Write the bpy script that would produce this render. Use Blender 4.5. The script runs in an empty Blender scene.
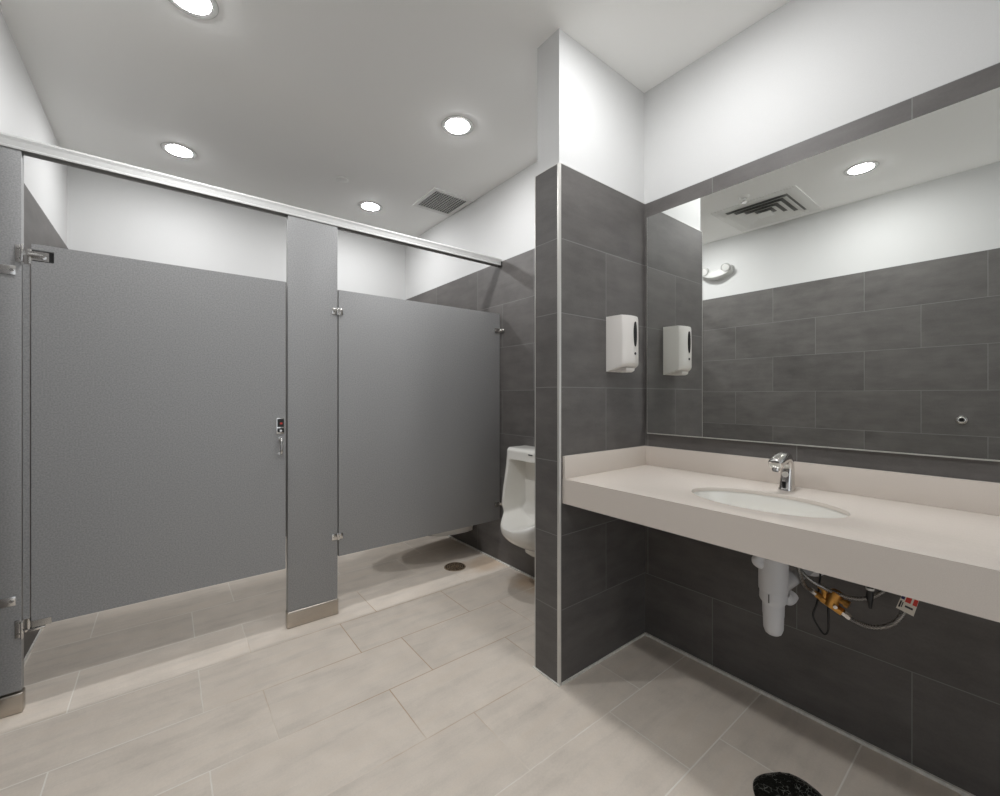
import bpy, bmesh, math, random
from mathutils import Vector, Matrix
random.seed(7)
C = bpy.context.scene.collection
SC = bpy.context.scene

# ------------------------------------------------------------------ camera, world, exposure
XR, XL = 1.871, -0.503          # right (mirror) wall face, left wall face
YB, YF = 3.918, -1.25           # back wall, wall behind the camera
ZC = 2.704                      # ceiling
ZT = 2.141                      # top of the wall tile
YP0, YP1, XP = 1.212, 1.363, 1.2615   # stub partition wall
YS = 2.359                      # plane of the stall fronts

cam = bpy.data.cameras.new('camera')
co = bpy.data.objects.new('camera', cam); C.objects.link(co)
cam.sensor_width = 36; cam.sensor_fit = 'HORIZONTAL'
cam.lens = 423.56 * 36 / 1000
cam.shift_y = -0.00284
cam.clip_start = 0.02
co.location = (0, 0, 1.19)
co.rotation_euler = (math.pi / 2, 0, -0.6664)
SC.camera = co

w = bpy.data.worlds.new('world'); SC.world = w; w.use_nodes = True
w.node_tree.nodes['Background'].inputs[0].default_value = (0.9, 0.95, 1, 1)
w.node_tree.nodes['Background'].inputs[1].default_value = 0.20      # ambient fill added to brighten the room from behind the camera
SC.view_settings.view_transform = 'Standard'
SC.view_settings.look = 'None'
SC.view_settings.exposure = 2.48
SC.view_settings.gamma = 1.0
SC.view_settings.use_curve_mapping = False
LAMP = 43.0                     # radiance of the downlight lenses
OPX0, OPX1, OPZ = -0.40, 1.15, 2.45     # opening added in the unseen wall behind the camera to admit fill light
pl = bpy.data.lights.new('fill_portal', 'AREA'); pl.shape = 'RECTANGLE'; pl.size = OPX1 - OPX0; pl.size_y = OPZ
pl.cycles.is_portal = True
po_ = bpy.data.objects.new('fill_portal', pl); C.objects.link(po_)  # portal for the fill light entering by the added opening
po_.location = ((OPX0 + OPX1) / 2, YF - 0.11, OPZ / 2); po_.rotation_euler = (math.pi / 2, 0, 0)
try:
    SC.cycles.use_denoising = True
    SC.cycles.max_bounces = 14
    SC.cycles.diffuse_bounces = 8
    SC.cycles.glossy_bounces = 6
    SC.cycles.sample_clamp_indirect = 6
    SC.cycles.blur_glossy = 0.3
except Exception:
    pass

# ------------------------------------------------------------------ materials
def lin(c):
    c = c / 255.0
    return c / 12.92 if c <= 0.04045 else ((c + 0.055) / 1.055) ** 2.4
def rgb(r, g, b): return (lin(r), lin(g), lin(b), 1)

def base_mat(name, col, rough=0.5, metal=0.0, spec=0.5, coat=0.0):
    m = bpy.data.materials.new(name); m.use_nodes = True
    b = m.node_tree.nodes['Principled BSDF']
    b.inputs['Base Color'].default_value = col
    b.inputs['Roughness'].default_value = rough
    b.inputs['Metallic'].default_value = metal
    b.inputs['Specular IOR Level'].default_value = spec
    b.inputs['Coat Weight'].default_value = coat
    return m

def speckle(m, scale, amount, col, bump=0.0, detail=2.0, stretch=(1, 1, 1), rough_var=0.0):
    """fine procedural variation of the surface colour, with an optional bump"""
    nt = m.node_tree; N, L = nt.nodes, nt.links
    b = N['Principled BSDF']
    tc = N.new('ShaderNodeTexCoord'); mp = N.new('ShaderNodeMapping')
    mp.inputs['Scale'].default_value = stretch
    L.new(tc.outputs['Object'], mp.inputs[0])
    n = N.new('ShaderNodeTexNoise'); n.inputs['Scale'].default_value = scale; n.inputs['Detail'].default_value = detail
    L.new(mp.outputs[0], n.inputs['Vector'])
    r = N.new('ShaderNodeMapRange')
    r.inputs[1].default_value = 0.3; r.inputs[2].default_value = 0.7
    r.inputs[3].default_value = 1 - amount; r.inputs[4].default_value = 1 + amount
    L.new(n.outputs['Fac'], r.inputs[0])
    mx = N.new('ShaderNodeVectorMath'); mx.operation = 'SCALE'
    mx.inputs[0].default_value = col[:3]
    L.new(r.outputs[0], mx.inputs['Scale'])
    L.new(mx.outputs[0], b.inputs['Base Color'])
    if bump:
        bp = N.new('ShaderNodeBump'); bp.inputs['Strength'].default_value = bump; bp.inputs['Distance'].default_value = 0.002
        L.new(n.outputs['Fac'], bp.inputs['Height']); L.new(bp.outputs[0], b.inputs['Normal'])
    return m

def tile_mat(name, ua, va, pu, pv, v0, ph_even, ph_odd, col, grout, rough, gw=0.0015, jitter=0.06,
             streak=(1.2, 9.0), amt=0.12, tint=None, spec=0.5, stains=False):
    """rectangular tiles in running bond; ua / va = world axis along and across the rows"""
    m = bpy.data.materials.new(name); m.use_nodes = True
    nt = m.node_tree; N, L = nt.nodes, nt.links
    b = N['Principled BSDF']; b.inputs['Specular IOR Level'].default_value = spec
    geo = N.new('ShaderNodeNewGeometry'); sx = N.new('ShaderNodeSeparateXYZ')
    L.new(geo.outputs['Position'], sx.inputs[0])
    U, V = sx.outputs[ua], sx.outputs[va]
    def M(op, a, bb=None, c=None):
        n = N.new('ShaderNodeMath'); n.operation = op
        for i, x in enumerate((a, bb, c)):
            if x is None: continue
            if isinstance(x, (int, float)): n.inputs[i].default_value = x
            else: L.new(x, n.inputs[i])
        return n.outputs[0]
    vv = M('DIVIDE', M('SUBTRACT', V, v0), pv)
    row = M('FLOOR', vv)
    fv = M('SUBTRACT', vv, row)
    par = M('FLOORED_MODULO', row, 2.0)
    ph = M('MULTIPLY_ADD', par, ph_odd - ph_even, ph_even)
    uu = M('DIVIDE', M('SUBTRACT', U, ph), pu)
    cl = M('FLOOR', uu)
    fu = M('SUBTRACT', uu, cl)
    du = M('MULTIPLY', M('MINIMUM', fu, M('SUBTRACT', 1.0, fu)), pu)
    dv = M('MULTIPLY', M('MINIMUM', fv, M('SUBTRACT', 1.0, fv)), pv)
    d = M('MINIMUM', du, dv)
    mask = N.new('ShaderNodeMapRange'); L.new(d, mask.inputs[0])
    mask.inputs[1].default_value = gw * 0.7; mask.inputs[2].default_value = gw * 1.3
    mask.inputs[3].default_value = 1; mask.inputs[4].default_value = 0
    idn = M('MULTIPLY_ADD', row, 17.3, M('MULTIPLY', cl, 5.71))
    wn = N.new('ShaderNodeTexWhiteNoise'); wn.noise_dimensions = '1D'; L.new(idn, wn.inputs['W'])
    cmb = N.new('ShaderNodeCombineXYZ')
    L.new(M('MULTIPLY', U, streak[0]), cmb.inputs[0]); L.new(M('MULTIPLY', V, streak[1]), cmb.inputs[1]); L.new(M('MULTIPLY', idn, 1.37), cmb.inputs[2])
    n1 = N.new('ShaderNodeTexNoise'); n1.inputs['Scale'].default_value = 2.2; n1.inputs['Detail'].default_value = 5; n1.inputs['Roughness'].default_value = 0.6
    L.new(cmb.outputs[0], n1.inputs['Vector'])
    c2 = N.new('ShaderNodeCombineXYZ')
    L.new(U, c2.inputs[0]); L.new(V, c2.inputs[1]); L.new(idn, c2.inputs[2])
    n2 = N.new('ShaderNodeTexNoise'); n2.inputs['Scale'].default_value = 9; n2.inputs['Detail'].default_value = 6
    L.new(c2.outputs[0], n2.inputs['Vector'])
    n3 = N.new('ShaderNodeTexNoise'); n3.inputs['Scale'].default_value = 160; n3.inputs['Detail'].default_value = 2
    L.new(c2.outputs[0], n3.inputs['Vector'])
    var = M('ADD', M('MULTIPLY', M('SUBTRACT', n1.outputs['Fac'], 0.5), amt * 2.6),
            M('MULTIPLY', M('SUBTRACT', n2.outputs['Fac'], 0.5), amt * 1.5))
    var = M('ADD', var, M('MULTIPLY', M('SUBTRACT', n3.outputs['Fac'], 0.5), amt * 0.7))
    var = M('ADD', var, M('MULTIPLY', M('SUBTRACT', wn.outputs['Value'], 0.5), jitter * 2))
    var = M('ADD', var, 1.0)
    sc = N.new('ShaderNodeVectorMath'); sc.operation = 'SCALE'; sc.inputs[0].default_value = col[:3]
    L.new(var, sc.inputs['Scale'])
    cur = sc.outputs[0]
    if tint:
        mt = N.new('ShaderNodeMix'); mt.data_type = 'RGBA'
        mr = N.new('ShaderNodeMapRange'); L.new(n1.outputs['Fac'], mr.inputs[0])
        mr.inputs[1].default_value = 0.5; mr.inputs[2].default_value = 0.75; mr.inputs[3].default_value = 0; mr.inputs[4].default_value = 0.55
        L.new(mr.outputs[0], mt.inputs[0]); L.new(cur, mt.inputs[6]); mt.inputs[7].default_value = tint
        cur = mt.outputs[2]
    gcol = grout
    if stains:
        # rusty water stain on the floor by the urinal wall, and brownish grout in the middle of the room
        def blob(cx, cy, rx, ry):
            a = M('POWER', M('DIVIDE', M('SUBTRACT', U, cx), rx), 2.0)
            bq = M('POWER', M('DIVIDE', M('SUBTRACT', V, cy), ry), 2.0)
            rr = M('ADD', M('SQRT', M('ADD', a, bq)), M('MULTIPLY', M('SUBTRACT', n2.outputs['Fac'], 0.5), 0.9))
            q = N.new('ShaderNodeMapRange'); L.new(rr, q.inputs[0])
            q.inputs[1].default_value = 0.45; q.inputs[2].default_value = 1.0; q.inputs[3].default_value = 1; q.inputs[4].default_value = 0
            return q.outputs[0]
        s = M('MAXIMUM', blob(1.86, 1.95, 0.20, 0.24), M('MULTIPLY', blob(1.80, 2.42, 0.26, 0.16), 0.75))
        ms = N.new('ShaderNodeMix'); ms.data_type = 'RGBA'
        L.new(M('MULTIPLY', s, 0.5), ms.inputs[0]); L.new(cur, ms.inputs[6]); ms.inputs[7].default_value = rgb(196, 158, 112)
        cur = ms.outputs[2]
        g = blob(0.95, 1.9, 0.95, 1.0)
        mg = N.new('ShaderNodeMix'); mg.data_type = 'RGBA'
        L.new(g, mg.inputs[0]); mg.inputs[6].default_value = grout; mg.inputs[7].default_value = rgb(186, 162, 136)
        gcol = mg.outputs[2]
    mx = N.new('ShaderNodeMix'); mx.data_type = 'RGBA'
    L.new(mask.outputs[0], mx.inputs[0]); L.new(cur, mx.inputs[6])
    if isinstance(gcol, tuple): mx.inputs[7].default_value = gcol
    else: L.new(gcol, mx.inputs[7])
    L.new(mx.outputs[2], b.inputs['Base Color'])
    rv = M('ADD', M('MULTIPLY', M('SUBTRACT', n2.outputs['Fac'], 0.5), 0.15), rough)
    L.new(M('MAXIMUM', rv, M('MULTIPLY', mask.outputs[0], 0.8)), b.inputs['Roughness'])
    h = M('SUBTRACT', M('MULTIPLY', n1.outputs['Fac'], 0.25), mask.outputs[0])
    bp = N.new('ShaderNodeBump'); bp.inputs['Strength'].default_value = 0.35; bp.inputs['Distance'].default_value = 0.0015
    L.new(h, bp.inputs['Height']); L.new(bp.outputs[0], b.inputs['Normal'])
    return m

DARK = rgb(95, 92, 90)
DGR = rgb(128, 128, 126)
KW = dict(rough=0.5, gw=0.0014, jitter=0.07, amt=0.30, streak=(2.0, 7.0), spec=0.4)
RH = 0.3058
MAT = {}
MAT['floor'] = tile_mat('floor_tile', 0, 1, 0.6, 0.3125, 0.997 - 0.625, 0.305, 0.107, rgb(214, 204, 192), rgb(232, 227, 218),
                        0.42, gw=0.0021, jitter=0.03, amt=0.20, streak=(1.3, 8.0), tint=rgb(200, 187, 172), stains=True, spec=0.4)
MAT['tile_right'] = tile_mat('dark_tile_mirror_wall', 1, 2, 0.63, RH, 0, 0.250, 0.565, DARK, DGR, **KW)
MAT['tile_urinal'] = tile_mat('dark_tile_urinal_wall', 1, 2, 0.63, RH, 0, 2.657, 2.349, DARK, DGR, **KW)
MAT['tile_left'] = tile_mat('dark_tile_left_wall', 1, 2, 0.626, RH, 0, 0.205, 0.518, DARK, DGR, **KW)
MAT['tile_back'] = tile_mat('dark_tile_back_wall', 0, 2, 0.61, RH, 0, 0.1, 0.405, DARK, DGR, **KW)
MAT['tile_stub'] = tile_mat('dark_tile_stub_wall', 0, 2, 0.6095, RH, 0, 1.2615, 1.565, DARK, DGR, **KW)
MAT['tile_end'] = tile_mat('dark_tile_stub_end', 1, 2, 5.0, RH, 0, -1.0, -1.2, DARK, DGR, **KW)
MAT['paint'] = speckle(base_mat('white_wall_paint', rgb(207, 207, 206), 0.6, spec=0.25), 300, 0.012, rgb(207, 207, 206), bump=0.05)
MAT['ceil'] = speckle(base_mat('white_ceiling_paint', rgb(247, 247, 245), 0.7, spec=0.2), 250, 0.012, rgb(247, 247, 245), bump=0.05)
MAT['panel'] = speckle(base_mat('grey_powder_coat', rgb(150, 150, 150), 0.40, spec=0.45), 190, 0.16, rgb(150, 150, 150), bump=0.12, detail=3)
MAT['rail'] = speckle(base_mat('satin_aluminium', rgb(192, 192, 190), 0.5, metal=0.25), 40, 0.02, rgb(192, 192, 190), stretch=(1, 30, 30))
MAT['steel'] = speckle(base_mat('brushed_steel', rgb(186, 178, 168), 0.34, metal=1.0), 30, 0.05, rgb(186, 178, 168), stretch=(1, 1, 25))
MAT['chrome'] = base_mat('chrome', rgb(215, 213, 210), 0.17, metal=1.0)
MAT['trim'] = base_mat('aluminium_edge_trim', rgb(205, 203, 198), 0.35, metal=0.5)
MAT['caulk'] = speckle(base_mat('pale_caulk', rgb(226, 224, 218), 0.5), 60, 0.12, rgb(226, 224, 218))
MAT['counter'] = speckle(base_mat('taupe_solid_surface', rgb(216, 207, 198), 0.22, spec=0.5), 500, 0.035, rgb(216, 207, 198))
MAT['ceramic'] = base_mat('white_ceramic', rgb(232, 230, 224), 0.09, spec=0.6, coat=0.3)
MAT['plastic'] = base_mat('white_plastic', rgb(226, 222, 217), 0.35)
MAT['pvc'] = base_mat('pale_vinyl_cover', rgb(210, 210, 212), 0.45)
MAT['fixture'] = base_mat('white_enamelled_metal', rgb(228, 228, 225), 0.5)
MAT['enamel'] = base_mat('off_white_enamel', rgb(196, 196, 193), 0.5)
MAT['duct_shade'] = base_mat('grey_duct_shade', rgb(125, 125, 122), 0.7)
MAT['black'] = base_mat('black_plastic', rgb(24, 24, 24), 0.35)
MAT['dark'] = base_mat('dark_void', rgb(30, 29, 28), 0.8)
MAT['brass'] = speckle(base_mat('brass', rgb(196, 146, 78), 0.3, metal=0.9), 80, 0.15, rgb(196, 146, 78))
MAT['red'] = base_mat('red_enamel', rgb(205, 52, 40), 0.4)
MAT['navy'] = base_mat('navy_ink', rgb(30, 38, 92), 0.5)
MAT['paper'] = base_mat('tag_paper', rgb(222, 216, 204), 0.6)
MAT['ink'] = base_mat('black_ink', rgb(50, 50, 50), 0.6)
MAT['bronze'] = speckle(base_mat('dark_bronze', rgb(136, 116, 92), 0.45, metal=0.15), 50, 0.3, rgb(136, 116, 92))
MAT['seatring'] = base_mat('white_toilet_seat', rgb(228, 226, 222), 0.25)

def mirror_material():
    m = bpy.data.materials.new('mirror_silver'); m.use_nodes = True
    b = m.node_tree.nodes['Principled BSDF']
    b.inputs['Base Color'].default_value = (0.90, 0.915, 0.895, 1)
    b.inputs['Metallic'].default_value = 1; b.inputs['Roughness'].default_value = 0.0
    return m
MAT['mirror'] = mirror_material()

def braid():
    m = base_mat('braided_steel', rgb(170, 168, 165), 0.35, metal=0.9)
    nt = m.node_tree; N, L = nt.nodes, nt.links
    tc = N.new('ShaderNodeTexCoord'); ck = N.new('ShaderNodeTexChecker'); ck.inputs['Scale'].default_value = 420
    ck.inputs['Color1'].default_value = rgb(185, 183, 180); ck.inputs['Color2'].default_value = rgb(95, 93, 90)
    L.new(tc.outputs['Object'], ck.inputs['Vector']); L.new(ck.outputs['Color'], N['Principled BSDF'].inputs['Base Color'])
    return m
MAT['braid'] = braid()

def lens():
    m = bpy.data.materials.new('lit_lens'); m.use_nodes = True
    nt = m.node_tree; nt.nodes.clear()
    e = nt.nodes.new('ShaderNodeEmission'); e.inputs[0].default_value = (0.985, 0.99, 1.0, 1); e.inputs[1].default_value = LAMP
    o = nt.nodes.new('ShaderNodeOutputMaterial'); nt.links.new(e.outputs[0], o.inputs[0])
    return m
MAT['lens'] = lens()

def crinkle():
    m = base_mat('crinkled_black_film', rgb(20, 21, 19), 0.22)
    nt = m.node_tree; N, L = nt.nodes, nt.links
    tc = N.new('ShaderNodeTexCoord'); v = N.new('ShaderNodeTexVoronoi'); v.feature = 'DISTANCE_TO_EDGE'; v.inputs['Scale'].default_value = 75
    n = N.new('ShaderNodeTexNoise'); n.inputs['Scale'].default_value = 40
    L.new(tc.outputs['Object'], n.inputs['Vector']); L.new(tc.outputs['Object'], v.inputs['Vector'])
    r = N.new('ShaderNodeMapRange'); r.inputs[1].default_value = 0.0; r.inputs[2].default_value = 0.05; r.inputs[3].default_value = 1; r.inputs[4].default_value = 0
    L.new(v.outputs['Distance'], r.inputs[0])
    g = N.new('ShaderNodeMapRange'); g.inputs[1].default_value = 0.5; g.inputs[2].default_value = 0.6; L.new(n.outputs['Fac'], g.inputs[0])
    mu = N.new('ShaderNodeMath'); mu.operation = 'MULTIPLY'; L.new(r.outputs[0], mu.inputs[0]); L.new(g.outputs[0], mu.inputs[1])
    mx = N.new('ShaderNodeMix'); mx.data_type = 'RGBA'; L.new(mu.outputs[0], mx.inputs[0])
    mx.inputs[6].default_value = rgb(22, 23, 20); mx.inputs[7].default_value = rgb(120, 122, 116)
    L.new(mx.outputs[2], N['Principled BSDF'].inputs['Base Color'])
    bp = N.new('ShaderNodeBump'); bp.inputs['Strength'].default_value = 0.6; bp.inputs['Distance'].default_value = 0.003
    L.new(v.outputs['Distance'], bp.inputs['Height']); L.new(bp.outputs[0], N['Principled BSDF'].inputs['Normal'])
    return m
MAT['film'] = crinkle()

# ------------------------------------------------------------------ mesh helpers
def box(bm, x0, x1, y0, y1, z0, z1, bev=0.0, seg=2):
    t = bmesh.new()
    bmesh.ops.create_cube(t, size=1)
    for v in t.verts:
        v.co = Vector(((x0 + x1) / 2 + v.co.x * (x1 - x0), (y0 + y1) / 2 + v.co.y * (y1 - y0), (z0 + z1) / 2 + v.co.z * (z1 - z0)))
    if bev: bmesh.ops.bevel(t, geom=t.edges[:], offset=bev, segments=seg, affect='EDGES', profile=0.6)
    merge(bm, t)

def merge(bm, t, mtx=None):
    if mtx is not None: bmesh.ops.transform(t, matrix=mtx, verts=t.verts)
    me = bpy.data.meshes.new('tmp'); t.to_mesh(me); t.free(); bm.from_mesh(me); bpy.data.meshes.remove(me)

def cyl(bm, p, q, r0, r1=None, n=32, bev=0.0):
    """capped cylinder or cone from p to q"""
    p, q = Vector(p), Vector(q); r1 = r0 if r1 is None else r1
    t = bmesh.new()
    bmesh.ops.create_cone(t, cap_ends=True, segments=n, radius1=r0, radius2=r1, depth=(q - p).length)
    if bev:
        ed = [e for e in t.edges if abs(e.verts[0].co.z - e.verts[1].co.z) < 1e-7]
        bmesh.ops.bevel(t, geom=ed, offset=bev, segments=2, affect='EDGES')
    merge(bm, t, Matrix.Translation((p + q) / 2) @ Vector((0, 0, 1)).rotation_difference(q - p).to_matrix().to_4x4())

def lathe(bm, prof, mtx=Matrix(), n=48, sx=1.0, sy=1.0):
    """closed surface of revolution about z from (r, z) points"""
    t = bmesh.new(); rings = []
    for r, z in prof:
        if r < 1e-6: rings.append([t.verts.new((0, 0, z))])
        else: rings.append([t.verts.new((r * sx * math.cos(2 * math.pi * k / n), r * sy * math.sin(2 * math.pi * k / n), z)) for k in range(n)])
    for a, b in zip(rings, rings[1:]):
        for k in range(n):
            k2 = (k + 1) % n
            if len(a) == 1 and len(b) == 1: continue
            if len(a) == 1: t.faces.new((a[0], b[k2], b[k]))
            elif len(b) == 1: t.faces.new((a[k], a[k2], b[0]))
            else: t.faces.new((a[k], a[k2], b[k2], b[k]))
    bmesh.ops.recalc_face_normals(t, faces=t.faces)
    merge(bm, t, mtx)

def loft(bm, rings, caps=True, closed=False):
    t = bmesh.new()
    R = [[t.verts.new(p) for p in r] for r in rings]; n = len(R[0])
    pairs = list(zip(R, R[1:])) + ([(R[-1], R[0])] if closed else [])
    for a, b in pairs:
        for k in range(n):
            t.faces.new((a[k], a[(k + 1) % n], b[(k + 1) % n], b[k]))
    if caps and not closed: t.faces.new(R[0][::-1]); t.faces.new(R[-1])
    bmesh.ops.recalc_face_normals(t, faces=t.faces)
    merge(bm, t)

def spline(pts, sub=8):
    P = [Vector(p) for p in pts]; P = [2 * P[0] - P[1]] + P + [2 * P[-1] - P[-2]]; out = []
    for i in range(1, len(P) - 2):
        for k in range(sub):
            t = k / sub; a, b, c, d = P[i - 1:i + 3]
            out.append(0.5 * ((2 * b) + (c - a) * t + (2 * a - 5 * b + 4 * c - d) * t * t + (3 * b - a - 3 * c + d) * t ** 3))
    out.append(P[-2]); return out

def tube(bm, pts, r, n=12, smooth=True, sub=8):
    P = spline(pts, sub) if smooth else [Vector(p) for p in pts]
    m = len(P)
    rad = r if callable(r) else (lambda t: r)
    ref = Vector((0, 0, 1)); rings = []
    for i, p in enumerate(P):
        d = (P[min(i + 1, m - 1)] - P[max(i - 1, 0)]).normalized()
        if abs(d.dot(ref)) > 0.95: ref = Vector((1, 0, 0)) if abs(d.x) < 0.9 else Vector((0, 1, 0))
        a = d.cross(ref).normalized(); b = d.cross(a).normalized(); ref = -b if b.dot(ref) < 0 else b
        a = d.cross(ref).normalized()
        rr = rad(i / (m - 1))
        rings.append([p + rr * (math.cos(2 * math.pi * k / n) * a + math.sin(2 * math.pi * k / n) * ref) for k in range(n)])
    loft(bm, rings)

def prism(bm, poly, axis, lo, hi, bev=0.0):
    """polygon of 2-D points in the two other axes, extruded along axis lo..hi"""
    def p3(a, b, c): return {0: (c, a, b), 1: (a, c, b), 2: (a, b, c)}[axis]
    t = bmesh.new()
    A = [t.verts.new(p3(a, b, lo)) for a, b in poly]; B = [t.verts.new(p3(a, b, hi)) for a, b in poly]
    n = len(poly)
    for k in range(n): t.faces.new((A[k], A[(k + 1) % n], B[(k + 1) % n], B[k]))
    t.faces.new(A[::-1]); t.faces.new(B)
    bmesh.ops.recalc_face_normals(t, faces=t.faces)
    if bev: bmesh.ops.bevel(t, geom=t.edges[:], offset=bev, segments=2, affect='EDGES')
    merge(bm, t)

def obj(name, bm, mat, parent=None, smooth=None, loc=None):
    """link bm as one mesh object; world-space verts, origin moved to loc / parent"""
    me = bpy.data.meshes.new(name)
    org = Vector(loc) if loc is not None else (parent_origin(parent) if parent else Vector((0, 0, 0)))
    bmesh.ops.translate(bm, verts=bm.verts, vec=-org)
    bm.to_mesh(me); bm.free()
    me.materials.append(MAT[mat])
    if smooth is not None:
        for p in me.polygons: p.use_smooth = True
        try: me.set_sharp_from_angle(angle=math.radians(smooth))
        except Exception: pass
    o = bpy.data.objects.new(name, me); C.objects.link(o)
    po = parent_origin(parent) if parent else Vector((0, 0, 0))
    o.location = org - po
    if parent: o.parent = parent
    o['worg'] = list(org)
    return o

def parent_origin(p): return Vector(p['worg'])

def thing(name, label, cat, loc=(0, 0, 0), group=None):
    o = bpy.data.objects.new(name, None); C.objects.link(o)
    o.location = loc; o['worg'] = list(loc); o.empty_display_size = 0.1
    return tag(o, label, cat, group)
def tag(o, label=None, cat=None, group=None):
    if label: o['label'] = label
    if cat: o['category'] = cat
    if group: o['group'] = group
    return o
def struct(name, bm, mat, parent=None, label=None):
    o = obj(name, bm, mat, parent)
    if parent is None:
        o['kind'] = 'structure'
    if label: o['label'] = label
    return o
def B(): return bmesh.new()
def bx(*a, **k):
    b = B(); box(b, *a, **k); return b

# ------------------------------------------------------------------ room shell
T = 0.01      # tile layer thickness
def with_cat(o, label, cat):
    o['label'] = label; o['category'] = cat; return o
fl = with_cat(struct('floor', bx(XL - 0.1, XR + 0.12, YF - 0.1, YB + 0.1, -0.1, 0), 'floor'), 'pale greige rectangular floor tiles laid in rows', 'floor')
ce = with_cat(struct('ceiling', bx(XL - 0.1, XR + 0.12, YF - 0.1, YB + 0.1, ZC, ZC + 0.1), 'ceil'), 'plain white painted ceiling with recessed lights', 'ceiling')

wr = with_cat(struct('wall_right', bx(XR + T, XR + 0.12, YF - 0.1, YB + 0.1, 0, ZC), 'paint'), 'right wall, white above dark tile, carrying mirror, sink counter and urinal', 'wall')
struct('tile_cladding', bx(XR, XR + T, YF, YP0, 0, ZT), 'tile_right', wr)
struct('tile_cladding', bx(XR, XR + T, YP1, YB, 0, ZT), 'tile_urinal', wr)
wl = with_cat(struct('wall_left', bx(XL - 0.1, XL - T, YF - 0.1, YB + 0.1, 0, ZC), 'paint'), 'left wall, white above dark tile, seen in the mirror and over the stall door', 'wall')
struct('tile_cladding', bx(XL - T, XL, YF, YB, 0, ZT), 'tile_left', wl)
wb = with_cat(struct('wall_back', bx(XL - T, XR + T, YB + T, YB + 0.1, 0, ZC), 'paint'), 'far white wall behind the toilet stalls', 'wall')
struct('tile_cladding', bx(XL, XR, YB, YB + T, 0, ZT), 'tile_back', wb)
b = B()
box(b, XL - T, OPX0, YF - 0.1, YF - T, 0, ZC); box(b, OPX1, XR + T, YF - 0.1, YF - T, 0, ZC); box(b, OPX0, OPX1, YF - 0.1, YF - T, OPZ, ZC)  # unseen wall, kept untiled and given an opening for more ambient light
wf = with_cat(struct('wall_front', b, 'paint'), 'unseen end wall beside the sink counter, left white with an opening added for light', 'wall')
wp = with_cat(struct('wall_partition', bx(XP + T, XR + T, YP0 + T, YP1 - T, 0, ZC), 'paint'), 'short projecting wall between sink counter and urinal', 'wall')
struct('tile_cladding', bx(XP + T, XR, YP0, YP0 + T, 0, ZT), 'tile_stub', wp)
struct('tile_cladding', bx(XP + T, XR, YP1 - T, YP1, 0, ZT), 'tile_stub', wp)
struct('tile_cladding', bx(XP, XP + T, YP0 + T, YP1 - T, 0, ZT), 'tile_end', wp)
def quarter(xc, yc, a0, r, z0, z1):
    b = B(); pts = [(xc, yc)] + [(xc + r * math.cos(math.radians(a0 + k * 15)), yc + r * math.sin(math.radians(a0 + k * 15))) for k in range(7)]
    prism(b, pts, 2, z0, z1); return b
struct('corner_trim', quarter(XP + T, YP0 + T, 180, T + 0.0015, 0, ZT + 0.001), 'trim', wp)
struct('corner_trim', quarter(XP + T, YP1 - T, 90, T + 0.0015, 0, ZT + 0.001), 'trim', wp)
# thin pale caulk bead where tile meets the floor
def bead(parent, *a):
    struct('floor_bead', bx(*a), 'caulk', parent)
bead(wr, XR - 0.010, XR, YF, YP0 - 0.006, 0, 0.011)
bead(wr, XR - 0.010, XR, YP1 + 0.006, YB, 0, 0.009)
bead(wl, XL, XL + 0.006, YF, YB, 0, 0.009)
bead(wp, XP + 0.012, XR, YP0 - 0.006, YP0, 0, 0.009)
bead(wp, XP - 0.006, XP, YP0 - 0.004, YP1 + 0.004, 0, 0.006)
bead(wp, XP + 0.012, XR, YP1, YP1 + 0.006, 0, 0.009)
# slim aluminium profile closing the top edge of the tile
struct('top_trim', bx(XP + 0.012, XR, YP0 - 0.001, YP0 + T, ZT, ZT + 0.002), 'trim', wp)
struct('top_trim', bx(XP - 0.001, XP + T, YP0 + T, YP1 - T, ZT, ZT + 0.002), 'trim', wp)

# ------------------------------------------------------------------ ceiling fittings
def downlight(x, y, label):
    t = thing('recessed_downlight', label, 'ceiling light', (x, y, ZC), 'round recessed ceiling downlights')
    b = B()
    lathe(b, [(0.067, 0.0), (0.067, -0.0030), (0.088, -0.0022), (0.091, -0.0010), (0.0915, 0.0)], Matrix.Translation((x, y, ZC)))
    obj('trim_ring', b, 'enamel', t, 9)
    b = B(); lathe(b, [(0, -0.0090), (0.02, -0.0087), (0.04, -0.0075), (0.054, -0.0056), (0.062, -0.0038), (0.0655, -0.0022)], Matrix.Translation((x, y, ZC)))
    obj('lens', b, 'lens', t, 60)
downlight(0.070, 2.000, 'lit round downlight cut off by the top edge of the photo')
downlight(0.060, 3.292, 'lit round downlight above the left toilet stall, over the white head rail')
downlight(1.285, 2.02, 'lit round downlight in front of the urinal, nearest the projecting tiled wall')
downlight(1.285, 3.315, 'lit round downlight beyond the head rail, beside the small sprinkler cover')
downlight(1.285, 0.745, 'lit round downlight above the front edge of the sink counter, out of frame')
downlight(0.077, 0.733, 'lit round downlight seen only in the mirror, right of the square air diffuser')

t = tag(obj('sprinkler_cover', (lambda b: (lathe(b, [(0, -0.013), (0.038, -0.013), (0.042, -0.010), (0.042, -0.008), (0.034, -0.007), (0.034, 0)], Matrix.Translation((0.962, 3.012, ZC))), b)[1])(B()), 'fixture', None, 40, (0.962, 3.012, ZC)),
        'small plain round sprinkler cover plate on the ceiling, left of the far downlight', 'sprinkler cover')

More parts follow.
